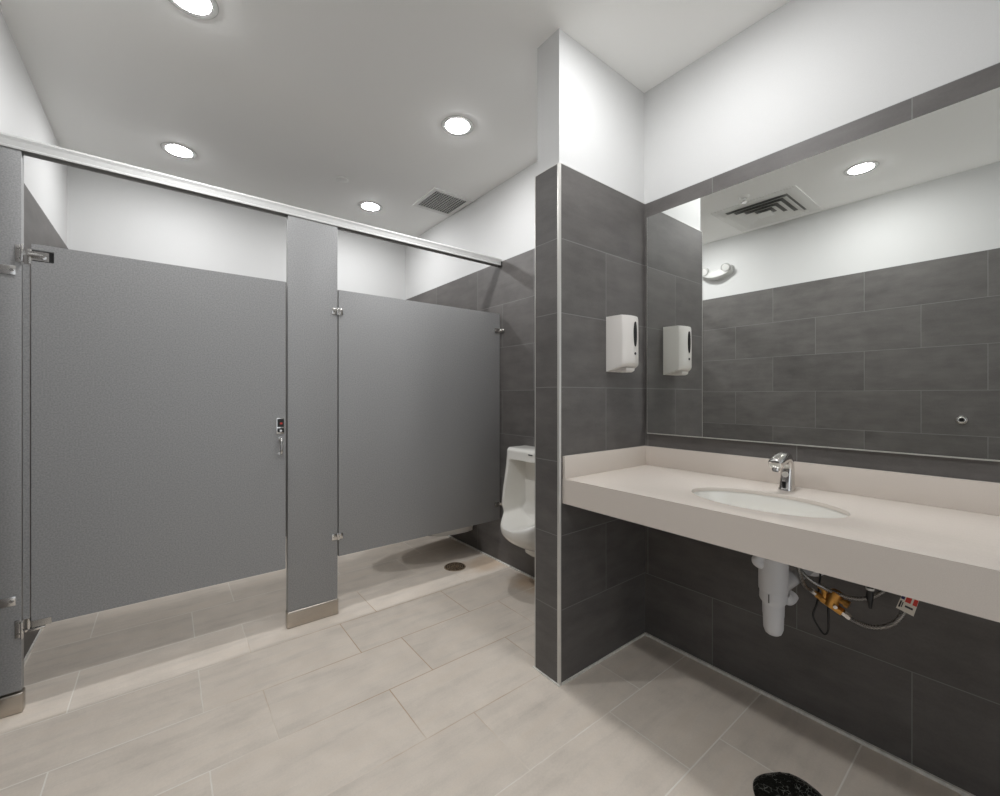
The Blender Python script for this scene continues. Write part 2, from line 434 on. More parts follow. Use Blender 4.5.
# exhaust grille over the right stall
gx0, gx1, gy0, gy1 = 1.530, 1.868, 2.716, 3.070
t = thing('exhaust_grille', 'square ceiling exhaust vent with dark egg-crate grid against the right wall', 'vent', ((gx0 + gx1) / 2, (gy0 + gy1) / 2, ZC))
b = B(); ix0, ix1, iy0, iy1 = gx0 + 0.030, gx1 - 0.032, gy0 + 0.030, gy1 - 0.034
for a in ((gx0, gx1, gy0, iy0), (gx0, gx1, iy1, gy1), (gx0, ix0, iy0, iy1), (ix1, gx1, iy0, iy1)):
    box(b, *a, ZC - 0.010, ZC, bev=0.0015)
obj('frame', b, 'fixture', t, 30)
obj('backing', bx(ix0, ix1, iy0, iy1, ZC - 0.0015, ZC - 0.0005), 'dark', t)
b = B(); n = 13
for k in range(1, n):
    x = ix0 + (ix1 - ix0) * k / n; box(b, x - 0.0014, x + 0.0014, iy0, iy1, ZC - 0.0050, ZC - 0.002)
    y = iy0 + (iy1 - iy0) * k / n; box(b, ix0, ix1, y - 0.0014, y + 0.0014, ZC - 0.0048, ZC - 0.002)
obj('grid', b, 'fixture', t)

# supply diffuser, seen in the mirror
dx, dy = -0.145, 1.388
t = thing('air_diffuser', 'square white ceiling air diffuser with nested louvres, seen in the mirror', 'vent', (dx, dy, ZC))
def sqring(b, h0, z0, h1, z1, th):
    """one sloping square louvre of thickness th"""
    def sq(h, z): return [(dx - h, dy - h, z), (dx + h, dy - h, z), (dx + h, dy + h, z), (dx - h, dy + h, z)]
    loft(b, [sq(h0, z0), sq(h1, z1), sq(h1 - th, z1 + th * 0.3), sq(h0 - th, z0 + th * 0.3)], closed=True)
b = B(); hh = 0.305
for a in ((-hh, hh, -hh, -0.225), (-hh, hh, 0.225, hh), (-hh, -0.225, -0.225, 0.225), (0.225, hh, -0.225, 0.225)):
    box(b, dx + a[0], dx + a[1], dy + a[2], dy + a[3], ZC - 0.006, ZC, bev=0.001)
obj('face_plate', b, 'fixture', t, 30)
obj('backing', bx(dx - 0.225, dx + 0.225, dy - 0.225, dy + 0.225, ZC - 0.0015, ZC - 0.0005), 'duct_shade', t)  # grey sheet on the ceiling, toned as the shade between the louvres
for h in (0.222, 0.165, 0.108):
    b = B(); sqring(b, h - 0.040, ZC - 0.005, h + 0.002, ZC - 0.026, 0.004)
    obj('louvre', b, 'fixture', t)
b = B(); box(b, dx - 0.052, dx + 0.052, dy - 0.052, dy + 0.052, ZC - 0.034, ZC - 0.024, bev=0.003); obj('centre_plate', b, 'fixture', t, 30)

b = B(); P = (0.262, 1.39, ZC)
lathe(b, [(0.0, 0), (0.040, 0), (0.040, -0.003), (0.026, -0.014), (0.012, -0.016), (0.010, -0.030), (0, -0.030)], Matrix.Translation(P))
t = thing('ceiling_sprinkler', 'small white pendent sprinkler beside the square air diffuser in the mirror', 'sprinkler', P)
obj('escutcheon', b, 'fixture', t, 30)
b = B(); lathe(b, [(0, -0.028), (0.006, -0.028), (0.006, -0.042), (0.020, -0.044), (0.020, -0.046), (0, -0.046)], Matrix.Translation(P), 24)
obj('deflector', b, 'chrome', t, 30)

# emergency light on the left wall, seen in the mirror
ey, ez = 1.935, 2.385
t = thing('emergency_light', 'white twin-head emergency light on the wall, half hidden at the mirrored wall edge', 'emergency light', (XL - T, ey, ez))
b = B(); rings = []
for k in range(25):
    s = -1 + k / 12; y = ey + 0.140 * s
    zc = ez - 0.030 + 0.040 * s * s; hz = 0.043 - 0.014 * abs(s) ** 3; dep = 0.075 - 0.022 * s * s
    rings.append([(XL - T, y, zc - hz), (XL - T + dep * 0.75, y, zc - hz), (XL - T + dep, y, zc - hz * 0.6), (XL - T + dep, y, zc + hz * 0.5), (XL - T + dep * 0.8, y, zc + hz), (XL - T, y, zc + hz)])
loft(b, rings); obj('housing', b, 'enamel', t, 40)
for s in (-1, 1):
    b = B(); c0 = Vector((XL + 0.050, ey + s * 0.098, ez + 0.026)); d = Vector((0.75, s * 0.1, -0.35)).normalized()
    M_ = Matrix.Translation(c0) @ Vector((0, 0, 1)).rotation_difference(d).to_matrix().to_4x4()
    lathe(b, [(0, -0.028), (0.026, -0.026), (0.038, 0.0), (0.040, 0.024), (0.036, 0.028), (0.033, 0.024), (0, 0.020)], M_, 32)
    hd = obj('lamp_head', b, 'enamel', t, 40)
    b = B(); lathe(b, [(0, 0.0275), (0.016, 0.027), (0.031, 0.0255), (0.031, 0.022), (0, 0.0215)], M_, 32); obj('lamp_glass', b, 'fixture', hd, 60)

# ------------------------------------------------------------------ toilet stall fronts
ZB, ZD = 0.3106, 1.7648
PT = 0.026                       # panel thickness
def screw(parent, x, y, z, d=(0, -1, 0), r=0.0045):
    b = B(); d = Vector(d); cyl(b, Vector((x, y, z)), Vector((x, y, z)) + d * 0.003, r, r * 0.75, 12)
    return obj('screw', b, 'chrome', parent, 40)

# head rail: a channel closed above and open below
t = thing('head_rail', 'long pale aluminium head rail running above the grey toilet stall fronts', 'head rail', (XL, YS, 2.12))
y0, y1, z0, z1 = YS - 0.004, YS + 0.044, 2.1085, 2.159
prof = [(y0, z0), (y0, z0 + 0.006), (y0 + 0.003, z0 + 0.010), (y0 + 0.003, z0 + 0.030), (y0 + 0.001, z1 - 0.009), (y0 + 0.007, z1),
        (y1 - 0.007, z1), (y1, z1 - 0.008), (y1, z0), (y1 - 0.003, z0), (y1 - 0.003, z1 - 0.012), (y0 + 0.006, z1 - 0.012), (y0 + 0.006, z0)]
b = B(); prism(b, prof, 0, XL + 0.0005, XR - 0.0005); obj('channel', b, 'rail', t)
obj('channel_shade', bx(XL + 0.001, XR - 0.001, y0 + 0.0065, y1 - 0.0035, z1 - 0.030, z1 - 0.0125), 'dark', t)  # dark filler standing in for the shade inside the open channel
b = B(); box(b, XR - 0.010, XR - 0.001, y0 - 0.002, y0 + 0.000, z0 - 0.001, z0 + 0.030); obj('end_square', b, 'black', t)  # small black square at the right end of the rail

def shoe(parent, x0, x1, y0, y1, h=0.084):
    b = B(); g = 0.004
    box(b, x0 - g, x1 + g, y0 - g, y1 + g, 0.0, h, bev=0.006, seg=3)
    return obj('shoe', b, 'steel', parent, 40)
SX0, SX1 = 0.4835, 0.7300
ST = 0.036
t = thing('stall_pilaster', 'wide grey metal stall post between the latched door and the right panel', 'stall post', ((SX0 + SX1) / 2, YS, 0))
obj('post_panel', bx(SX0, SX1, YS, YS + ST, 0.0835, 2.1083, bev=0.0012), 'panel', t, 30)
shoe(t, SX0, SX1, YS, YS + ST)
LX1 = -0.4290
t2 = thing('stall_pilaster', 'narrow grey metal stall post at the left edge of the photo, holding the door hinges', 'stall post', ((XL + LX1) / 2, YS, 0))
obj('post_panel', bx(XL + 0.012, LX1, YS, YS + ST, 0.0835, 2.1083, bev=0.0012), 'panel', t2, 30)
shoe(t2, XL + 0.012, LX1, YS, YS + ST, 0.075)
for zz in (1.655, 0.424):
    b = B(); box(b, XL + 0.002, -0.443, YS - 0.004, YS - 0.0005, zz - 0.017, zz + 0.017, bev=0.001); box(b, XL + 0.0005, XL + 0.004, YS - 0.030, YS - 0.0005, zz - 0.017, zz + 0.017)
    k = obj('wall_bracket', b, 'chrome', t2, 30)
    screw(k, -0.453, YS - 0.004, zz, r=0.006)
# slim strip closing the hinge gap, fixed to the post
obj('gap_strip', bx(-0.4255, -0.4085, YS + 0.004, YS + 0.012, 0.345, 1.685), 'panel', t2)

# stall door
DX0, DX1 = -0.4045, 0.4735
d = thing('stall_door', 'large grey metal stall door with chrome pull and latch, left of the wide post', 'stall door', (DX0, YS, ZB))
b = B()
nz0, nz1, nx = 1.700, 1.742, DX0 + 0.060
poly = [(DX0, ZB + 0.022), (DX0, nz0), (nx, nz0), (nx, nz1), (DX0, nz1), (DX0, ZD), (DX1, ZD), (DX1, ZB), (nx - 0.006, ZB), (nx - 0.006, ZB + 0.022)]
prism(b, poly, 1, YS, YS + PT, bev=0.0012)
obj('door_leaf', b, 'panel', d, 30)
# top hinge: plate on the post, knuckle, arm sunk in the cut-out of the leaf
b = B(); box(b, -0.4445, -0.4265, YS - 0.004, YS - 0.0005, 1.690, 1.753, bev=0.001); box(b, -0.4285, -0.4225, YS - 0.022, YS - 0.0005, 1.690, 1.753, bev=0.001)
box(b, -0.4225, -0.400, YS - 0.003, YS + 0.002, 1.716, 1.735); cyl(b, (-0.409, YS + 0.007, 1.688), (-0.409, YS + 0.007, 1.744), 0.007)
cyl(b, (-0.412, YS + 0.001, 1.722), (-0.372, YS + 0.001, 1.722), 0.008)
box(b, -0.4020, -0.358, YS + 0.006, YS + 0.010, 1.704, 1.739)
cyl(b, (-0.376, YS - 0.006, 1.722), (-0.376, YS + 0.008, 1.722), 0.010, n=20)
h = obj('hinge', b, 'chrome', d, 30)
for zz in (1.703, 1.741): screw(h, -0.4365, YS - 0.004, zz)
obj('hinge_recess', bx(DX0 + 0.0005, nx - 0.0005, YS + 0.0105, YS + 0.0245, nz0 + 0.0005, nz1 - 0.0005), 'black', d)
# bottom hinge
b = B(); box(b, -0.4455, -0.4265, YS - 0.004, YS - 0.0005, 0.283, 0.350, bev=0.001); box(b, -0.4285, -0.4225, YS - 0.022, YS - 0.0005, 0.283, 0.350, bev=0.001)
box(b, -0.4225, -0.368, YS + 0.002, YS + 0.020, 0.295, 0.304, bev=0.001); box(b, -0.4030, -0.3520, YS + 0.006, YS + 0.020, 0.306, 0.331)
cyl(b, (-0.413, YS + 0.011, 0.298), (-0.413, YS + 0.011, 0.343), 0.007)
h = obj('hinge', b, 'chrome', d, 30)
for zz in (0.297, 0.337): screw(h, -0.4365, YS - 0.004, zz)
# latch with occupancy window
b = B(); box(b, 0.430, 0.466, YS - 0.005, YS - 0.0002, 0.996, 1.076, bev=0.002); lt = obj('latch_plate', b, 'chrome', d, 30)
b = B(); box(b, 0.434, 0.464, YS - 0.0065, YS - 0.005, 1.030, 1.071); box(b, 0.434, 0.464, YS - 0.0065, YS - 0.005, 1.003, 1.024); obj('latch_face', b, 'black', lt)
b = B(); box(b, 0.446, 0.457, YS - 0.0075, YS - 0.0066, 1.044, 1.052); obj('occupied_flag', b, 'red', lt)
b = B(); cyl(b, (0.449, YS - 0.012, 1.012), (0.449, YS - 0.0066, 1.012), 0.006, n=16); obj('emergency_slot', b, 'chrome', lt, 40)
b = B(); tube(b, [(0.4490, YS, 0.972), (0.4490, YS - 0.018, 0.972), (0.4490, YS - 0.030, 0.962), (0.4490, YS - 0.032, 0.935), (0.4490, YS - 0.030, 0.908), (0.4490, YS - 0.018, 0.898), (0.4490, YS, 0.898)], 0.0070, 12)
hp = obj('pull_handle', b, 'chrome', d, 50)
for zz in (0.972, 0.898):
    b = B(); cyl(b, (0.449, YS - 0.003, zz), (0.449, YS - 0.0002, zz), 0.0095, n=20); obj('handle_foot', b, 'chrome', hp, 40)

# fixed panel on the right
QX0, QX1 = 0.7365, 1.8530
q = thing('stall_partition', 'blank grey metal stall panel spanning from the wide post to the tiled right wall', 'stall panel', (QX0, YS, ZB))
obj('panel_leaf', bx(QX0, QX1, YS, YS + PT, ZB, ZD, bev=0.0012), 'panel', q, 30)
for zz in (1.645, 0.422):
    b = B(); box(b, 0.700, 0.7280, YS - 0.004, YS - 0.0005, zz - 0.017, zz + 0.017, bev=0.001)
    box(b, 0.7280, 0.7385, YS - 0.008, YS - 0.0005, zz - 0.019, zz + 0.019, bev=0.001)
    box(b, 0.7385, 0.7570, YS - 0.005, YS - 0.0005, zz - 0.016, zz + 0.016, bev=0.001)
    k = obj('post_bracket', b, 'chrome', q, 30)
    screw(k, 0.711, YS - 0.004, zz); screw(k, 0.749, YS - 0.005, zz)
    b = B(); box(b, 1.806, XR - 0.002, YS - 0.005, YS - 0.0005, zz - 0.015, zz + 0.015, bev=0.001); box(b, XR - 0.005, XR - 0.0005, YS - 0.032, YS - 0.0005, zz - 0.015, zz + 0.015, bev=0.001)
    k = obj('wall_bracket', b, 'chrome', q, 30); screw(k, 1.815, YS - 0.005, zz)

# ------------------------------------------------------------------ toilet (its underside shows below the right panel)
ty = 2.885
t = thing('toilet', 'white wall-hung toilet bowl just showing beneath the right stall panel', 'toilet', (XR, ty, 0.132))
def dring(L, hw, z, cy=ty, n=40, pw=2.3, x_back=XR):
    """D-shaped outline: flat at the wall, rounded towards the room"""
    out = [(x_back, cy + hw * 0.92, z)]
    for k in range(n + 1):
        a = math.pi / 2 - math.pi * k / n
        c, s = math.cos(a), math.sin(a)
        out.append((x_back - 0.06 - (L - 0.06) * abs(c) ** (2 / pw), cy + hw * math.copysign(abs(s) ** (2 / pw), s), z))
    out.append((x_back, cy - hw * 0.92, z)); return out
b = B()
loft(b, [dring(0.24, 0.150, 0.132), dring(0.36, 0.172, 0.140), dring(0.42, 0.180, 0.185), dring(0.52, 0.185, 0.25), dring(0.62, 0.188, 0.33), dring(0.665, 0.190, 0.375), dring(0.67, 0.190, 0.392)])
obj('bowl', b, 'ceramic', t, 45)
b = B(); loft(b, [dring(0.66, 0.185, 0.3925, x_back=XR - 0.07), dring(0.665, 0.188, 0.402, x_back=XR - 0.07), dring(0.655, 0.180, 0.412, x_back=XR - 0.07)])
obj('seat', b, 'seatring', t, 45)

# ------------------------------------------------------------------ urinal
uy = 1.912; UW = 0.198; UT = 0.857; UBt = 0.236
t = thing('urinal', 'white wall-hung urinal with projecting lip on the dark tiled wall behind the partition', 'urinal', (XR, uy, UBt))
def sst(a, b_, x):
    x = max(0, min(1, (x - a) / (b_ - a))); return x * x * (3 - 2 * x)
def uhw(z):
    if z > 0.50: return UW
    if z > 0.36: return UW - 0.030 * (1 - sst(0.36, 0.50, z))
    k = max(0.0, (z - UBt) / (0.36 - UBt)); return (UW - 0.030) * (0.30 + 0.70 * math.sqrt(k))
def uhull(s, z):
    """s in -1..1 across"""
    front = 0.165 + 0.050 * sst(0.86, 0.46, z)
    corner = (1 - 0.07 * abs(s) ** 14) * (1 - 0.30 * abs(s) ** 8 * sst(0.50, 0.44, z))
    bulge = 0.098 * sst(0.50, 0.395, z) * max(0, 1 - abs(s) ** 2.4)
    dd = front * corner + bulge
    if z < 0.385:
        k = max(0.0, (z - UBt) / (0.385 - UBt)); dd *= 0.32 + 0.68 * math.sin(k * math.pi / 2) ** 0.8
    if z > UT - 0.02: dd -= 0.018 * ((z - UT + 0.02) / 0.02) ** 2
    return dd
def udepth(s, z):
    y = s * uhw(z)
    hd = uhull(s, z)
    zr = 0.398 + 0.050 * (abs(y) / 0.150) ** 2.0            # height of the rim at this distance from the middle
    m = sst(0.158, 0.140, abs(y)) * sst(0.788, 0.772, z) * sst(zr, zr + 0.030, z)
    back = 0.050 + 0.075 * sst(0.52, 0.40, z)
    return hd + (back - hd) * m
b = B(); NS, NZ = 72, 110
V = []
zs = [UBt + (UT - UBt) * (k / NZ) for k in range(NZ + 1)]
for z in zs:
    V.append([b.verts.new((XR - max(0.004, udepth(-1 + 2 * i / NS, z)), uy + (-1 + 2 * i / NS) * uhw(z), z)) for i in range(NS + 1)])
for j in range(NZ):
    for i in range(NS): b.faces.new((V[j][i], V[j + 1][i], V[j + 1][i + 1], V[j][i + 1]))
BK = [[b.verts.new((XR, v.co.y, v.co.z)) for v in (V[j][0], V[j][-1])] for j in range(NZ + 1)]
for j in range(NZ):
    b.faces.new((BK[j][0], BK[j + 1][0], V[j + 1][0], V[j][0])); b.faces.new((V[j][-1], V[j + 1][-1], BK[j + 1][1], BK[j][1]))
    b.faces.new((BK[j][1], BK[j + 1][1], BK[j + 1][0], BK[j][0]))
b.faces.new([v for v in V[-1]] + [BK[-1][1], BK[-1][0]]); b.faces.new([v for v in V[0]][::-1] + [BK[0][0], BK[0][1]])
bmesh.ops.recalc_face_normals(b, faces=b.faces)
obj('body', b, 'ceramic', t, 50)
b = B(); loft(b, [dring(0.165, 0.058, 0.262, uy, 20), dring(0.160, 0.055, 0.235, uy, 20), dring(0.120, 0.044, 0.205, uy, 20), dring(0.085, 0.034, 0.190, uy, 20)])
obj('outlet_cover', b, 'ceramic', t, 45)
b = B(); box(b, XR - 0.1685, XR - 0.1640, uy - 0.055, uy - 0.020, 0.8285, 0.8345); obj('maker_mark', b, 'ink', t)
b = B(); cyl(b, (XR - 0.060, uy, UT - 0.006), (XR - 0.060, uy, UT + 0.03), 0.018, n=24); obj('inlet_spud', b, 'chrome', t, 40)

# ------------------------------------------------------------------ floor drains
def drain(x, y, r):
    t = thing('floor_drain', 'round bronze floor drain grate between the stall panel and the urinal', 'floor drain', (x, y, 0))
    b = B(); lathe(b, [(r - 0.006, 0), (r - 0.006, 0.0035), (r, 0.0030), (r + 0.002, 0)], Matrix.Translation((x, y, 0))); obj('rim', b, 'bronze', t, 40)
    b = B(); cyl(b, (x, y, 0), (x, y, 0.0008), r - 0.0058, n=40); obj('well', b, 'dark', t)
    b = B()
    for rr in (0.012, 0.026, 0.040, 0.053):
        lathe(b, [(rr - 0.0022, 0.0008), (rr - 0.0022, 0.0030), (rr + 0.0022, 0.0030), (rr + 0.0022, 0.0008)], Matrix.Translation((x, y, 0)), 40)
    for k in range(12):
        a = k * math.pi / 6
        tt = bmesh.new(); bmesh.ops.create_cube(tt, size=1)
        bmesh.ops.scale(tt, vec=(r - 0.012, 0.0042, 0.0022), verts=tt.verts); bmesh.ops.translate(tt, vec=((r) / 2, 0, 0.0019), verts=tt.verts)
        merge(b, tt, Matrix.Translation((x, y, 0)) @ Matrix.Rotation(a, 4, 'Z'))
    obj('grate', b, 'bronze', t)
drain(1.570, 2.502, 0.073)
b = B(); pc = (1.440, 0.440)
lathe(b, [(0, 0.013), (0.055, 0.0125), (0.082, 0.010), (0.097, 0.006), (0.104, 0)], Matrix.Translation((pc[0], pc[1], 0)), 72)
for v in b.verts:
    if v.co.z > 0.001:
        v.co.z += random.uniform(-0.0012, 0.0012)
    a = math.atan2(v.co.y - pc[1], v.co.x - pc[0])
    k = 1 + 0.03 * math.sin(3 * a + 1) + 0.02 * math.sin(5 * a)
    v.co.x = pc[0] + (v.co.x - pc[0]) * k; v.co.y = pc[1] + (v.co.y - pc[1]) * k
tag(obj('drain_cover', b, 'film', None, 60, (pc[0], pc[1], 0)), 'round black crinkled cover on the floor at the bottom edge of the photo', 'floor cover')

# ------------------------------------------------------------------ mirror
MX = XR - 0.010; MZ0, MZ1, MY1 = 1.002, 2.066, 1.193
t = thing('wall_mirror', 'wide frameless wall mirror over the sink counter, resting in a chrome channel', 'mirror', (XR, 0, MZ0))
obj('mirror_glass', bx(MX, XR - 0.0005, YF + 0.15, MY1, MZ0 + 0.001, MZ1), 'mirror', t)
b = B(); prism(b, [(MX - 0.003, MZ0 - 0.001), (XR, MZ0 - 0.001), (XR, MZ0 + 0.0009), (MX - 0.0005, MZ0 + 0.0009), (MX - 0.0012, MZ0 + 0.003), (MX - 0.003, MZ0 + 0.003)], 1, YF + 0.15, MY1)
obj('bottom_channel', b, 'trim', t)
obj('polished_edge', bx(MX, XR - 0.0005, MY1 + 0.0001, MY1 + 0.0016, MZ0 + 0.001, MZ1), 'trim', t)

# ------------------------------------------------------------------ vanity counter
CX, CZ, CB = 1.279, 0.8467, 0.7457
CY1 = YP0 - 0.0005; CY0 = YF + 0.001
SXC, SYC, SAX, SAY = 1.528, 0.558, 0.144, 0.224
t = thing('vanity_counter', 'long taupe solid-surface counter with deep front edge fixed under the mirror', 'counter', (CX, CY1, CB))
def slab_with_hole(x0, x1, y0, y1, z0, z1, cx, cy, ax, ay, n=96):
    b = B(); rings = []
    def outer(a):
        c, s = math.cos(a), math.sin(a)
        tx = ((x1 - cx) / c) if c > 1e-9 else ((x0 - cx) / c if c < -1e-9 else 1e9)
        ty_ = ((y1 - cy) / s) if s > 1e-9 else ((y0 - cy) / s if s < -1e-9 else 1e9)
        k = min(tx, ty_); return (cx + c * k, cy + s * k)
    ang = sorted([2 * math.pi * k / n for k in range(n)] + [math.atan2(yy - cy, xx - cx) % (2 * math.pi) for xx in (x0, x1) for yy in (y0, y1)])
    O = [outer(a) for a in ang]
    e = 0.003
    def ell(g, z): return [(cx + (ax + g) * math.cos(a), cy + (ay + g) * math.sin(a), z) for a in ang]
    R = [[(x, y, z0) for x, y in O], [(x, y, z1) for x, y in O], ell(e, z1), ell(e * 0.3, z1 - e * 0.3), ell(0, z1 - e), ell(0, z0)]
    loft(b, R, closed=True); return b
obj('worktop', slab_with_hole(CX + 0.020, XR - 0.0005, CY0, CY1, CZ - 0.013, CZ, SXC, SYC, SAX, SAY), 'counter', t, 30)
obj('front_apron', bx(CX, CX + 0.020, CY0, CY1, CB, CZ), 'counter', t, 30)
obj('backsplash', bx(XR - 0.014, XR - 0.0005, CY0, CY1 - 0.0142, CZ + 0.0002, 0.9396, bev=0.001), 'counter', t, 30)
obj('side_splash', bx(CX + 0.001, XR - 0.0005, CY1 - 0.014, CY1, CZ + 0.0002, 0.9396, bev=0.001), 'counter', t, 30)

# undermount basin
t = thing('sink_basin', 'oval white undermount ceramic basin set in the taupe counter', 'sink', (SXC, SYC, CZ - 0.16))
b = B()
inner = [(1.06, 0.0), (1.015, 0.0), (1.0, -0.006), (0.985, -0.03), (0.93, -0.075), (0.80, -0.108), (0.55, -0.125), (0.25, -0.131), (0.10, -0.134)]
outer = [(0.10, -0.150), (0.25, -0.147), (0.58, -0.140), (0.86, -0.120), (1.00, -0.080), (1.05, -0.03), (1.10, -0.012), (1.10, 0.0)]
Mb = Matrix.Translation((SXC, SYC, CZ - 0.0135))
def ering(f, z): return [(SXC + SAX * f * math.cos(2 * math.pi * k / 72), SYC + SAY * f * math.sin(2 * math.pi * k / 72), CZ - 0.0135 + z) for k in range(72)]
loft(b, [ering(f, z) for f, z in inner + outer], closed=True)
obj('bowl', b, 'ceramic', t, 50)
b = B(); lathe(b, [(0, -0.137), (0.012, -0.137), (0.019, -0.133), (0.024, -0.1325), (0.026, -0.134), (0.026, -0.150), (0, -0.150)], Mb, 32); obj('drain_flange', b, 'chrome', t, 40)

# faucet: spout leans out over the basin
fx, fy = 1.772, 0.566
t = thing('faucet', 'chrome sensor faucet with curved spout standing behind the oval basin', 'faucet', (fx, fy, CZ))
def sect(c, d, wy, wd, n=28, pw=2.6):
    d = Vector(d).normalized(); side = Vector((0, 1, 0)); up = d.cross(side).normalized(); out = []
    for k in range(n):
        a = 2 * math.pi * k / n; cc, ss = math.cos(a), math.sin(a)
        out.append(Vector(c) + side * wy * math.copysign(abs(cc) ** (2 / pw), cc) + up * wd * math.copysign(abs(ss) ** (2 / pw), ss))
    return out
b = B(); z = CZ
rg = [((fx, z + 0.0002), (0, 1), .0245, .0300), ((fx, z + .004), (0, 1), .0245, .0300), ((fx + .002, z + .010), (0, 1), .0225, .0275), ((fx + .006, z + .045), (0.03, 1), .0205, .0235),
      ((fx + .010, z + .075), (-0.1, 1), .0195, .0210), ((fx + .006, z + .100), (-0.6, 1), .0195, .0200), ((fx - .010, z + .115), (-1, 0.35), .0195, .0185),
      ((fx - .035, z + .120), (-1, 0.0), .0215, .0195), ((fx - .065, z + .116), (-1, -0.2), .0225, .0195), ((fx - .095, z + .108), (-1, -0.28), .0225, .0190), ((fx - .112, z + .103), (-1, -0.3), .0210, .0175), ((fx - .116, z + .102), (-1, -0.3), .0165, .0130)]
loft(b, [sect((p[0], fy, p[1]), (dd[0], 0, dd[1]), wy, wd) for p, dd, wy, wd in rg])
obj('body', b, 'chrome', t, 60)
b = B(); cyl(b, (fx - .100, fy, z + .094), (fx - .105, fy, z + .078), 0.0125, n=24, bev=0.001); obj('aerator', b, 'chrome', t, 40)
b = B(); cyl(b, (fx - .1052, fy, z + .0778), (fx - .1055, fy, z + .0766), 0.0095, n=24); obj('aerator_screen', b, 'black', t, 40)
b = B(); box(b, fx - .0300, fx - .0262, fy - .006, fy + .006, z + .010, z + .033, bev=0.001); obj('sensor_window', b, 'black', t, 40)
b = B(); cyl(b, (fx - .0215, fy, z + .057), (fx - .0120, fy, z + .057), 0.010, n=24, bev=0.001); obj('cap_plug', b, 'plastic', t, 40)

# soap dispenser on the stub wall
t = thing('soap_dispenser', 'white plastic soap dispenser on the dark tiled partition wall above the counter', 'soap dispenser', (1.625, YP0, 1.30))
b = B()
def dsec(z, k, f0=0.0):
    """plan outline at height z; k scales the projection"""
    cx = 1.625; P = [(-.060, 0), (-.0605, -.084), (-.058, -.089), (-.040, -.1005), (-.017, -.108), (0, -.110), (.017, -.108), (.040, -.1005), (.058, -.089), (.0605, -.084), (.060, 0)]
    return [(cx + x, YP0 + (y * k if y < 0 else 0), z + (f0 * (-y / .11) if y < 0 else 0)) for x, y in P]
loft(b, [dsec(1.296, .86, 0.024), dsec(1.299, .97, 0.030), dsec(1.308, 1.0, 0.028), dsec(1.345, 1.0, 0.012), dsec(1.45, 1.0), dsec(1.532, .985), dsec(1.541, .96), dsec(1.545, .90, -.002)])
bd = obj('housing', b, 'plastic', t, 35)
b = B(); pts = [(0.0105 * math.cos(math.radians(a)), 0.055 * math.sin(math.radians(a))) for a in range(0, 360, 15)]
prism(b, [(1.627 + x, 1.460 + zz) for x, zz in pts], 1, YP0 - .1125, YP0 - .1085); obj('level_window', b, 'black', t, 40)
b = B(); cyl(b, (1.627, YP0 - .1115, 1.374), (1.627, YP0 - .1090, 1.374), 0.006, n=20); obj('keyhole', b, 'black', t, 40)
b = B(); loft(b, [[(1.625 + x * s_, YP0 - .052 + y * s_, zz) for x, y in ((-.032, -.036), (.032, -.036), (.032, .030), (-.032, .030))] for s_, zz in ((1.0, 1.312), (0.95, 1.300), (0.7, 1.293))])
obj('nozzle', b, 'plastic', t, 30)

# ------------------------------------------------------------------ plumbing under the counter
tx, ty2 = 1.570, 0.540
t = thing('trap_cover', 'white moulded drain trap cover hanging below the sink basin', 'drain pipe cover', (tx, ty2, 0.40))
b = B()
lathe(b, [(0, .660), (.038, .660), (.0425, .657), (.0425, .553), (.042, .550), (.039, .549), (.0395, .546), (.040, .522), (.038, .516), (.032, .507), (.0315, .503), (.031, .470), (.030, .466), (.0285, .424), (.023, .409), (.018, .405), (0, .405)], Matrix.Translation((tx, ty2, 0)), 40)
obj('down_pipe_cover', b, 'pvc', t, 35)
b = B(); tube(b, [(tx + .022, ty2 - .024, .535), (tx + .034, ty2 - .032, .521), (tx + .054, ty2 - .036, .530)], .020, 16); obj('bend_cover', b, 'pvc', t, 50)
b = B(); tube(b, [(tx + .03, ty2 - .005, .560), (tx + .12, ty2 - .012, .568), (tx + .22, ty2 - .018, .575), (XR - .006, ty2 - .02, .578)], .031, 20); obj('trap_arm_cover', b, 'pvc', t, 50)
b = B(); cyl(b, (XR - .012, ty2 - .02, .578), (XR - .0005, ty2 - .02, .578), .052, .056, n=32, bev=.002); obj('escutcheon', b, 'pvc', t, 40)
b = B(); tube(b, [(tx - .024, ty2 + .020, .656), (tx - .037, ty2 + .029, .654), (tx - .043, ty2 + .034, .646), (tx - .037, ty2 + .029, .636), (tx - .024, ty2 + .020, .632)], .015, 14); obj('side_lug', b, 'pvc', t, 50)
b = B(); box(b, tx - .0412, tx - .0396, ty2 - .002, ty2 + .0005, .518, .545); obj('seam_slot', b, 'ink', t)

hx = 1.72
t = thing('mixing_valve', 'brass mixing valve hanging on braided hoses under the counter', 'valve', (hx, .44, .50))
b = B()
A, Bq = Vector((hx, .447, .512)), Vector((hx, .392, .486))
cyl(b, (hx, .462, .520), A, .011, n=20); cyl(b, A, Bq, .014, n=6); cyl(b, Vector((hx, .425, .496)), Vector((hx, .405, .548)), .018, n=24, bev=.002)
cyl(b, (hx, .455, .552), (hx, .432, .536), .008, n=16); cyl(b, (hx, .441, .546), (hx, .438, .506), .009, n=16)
cyl(b, (hx, .415, .528), (hx - .005, .385, .522), .009, n=16)
obj('valve_body', b, 'brass', t, 35)
b = B(); cyl(b, (hx - .005, .386, .522), (hx - .006, .374, .518), .013, n=8, bev=.001); obj('adjusting_knob', b, 'brass', t, 35)
b = B(); cyl(b, (hx - .016, .408, .505), (hx - .022, .406, .504), .006, n=12); obj('set_screw', b, 'chrome', t, 35)

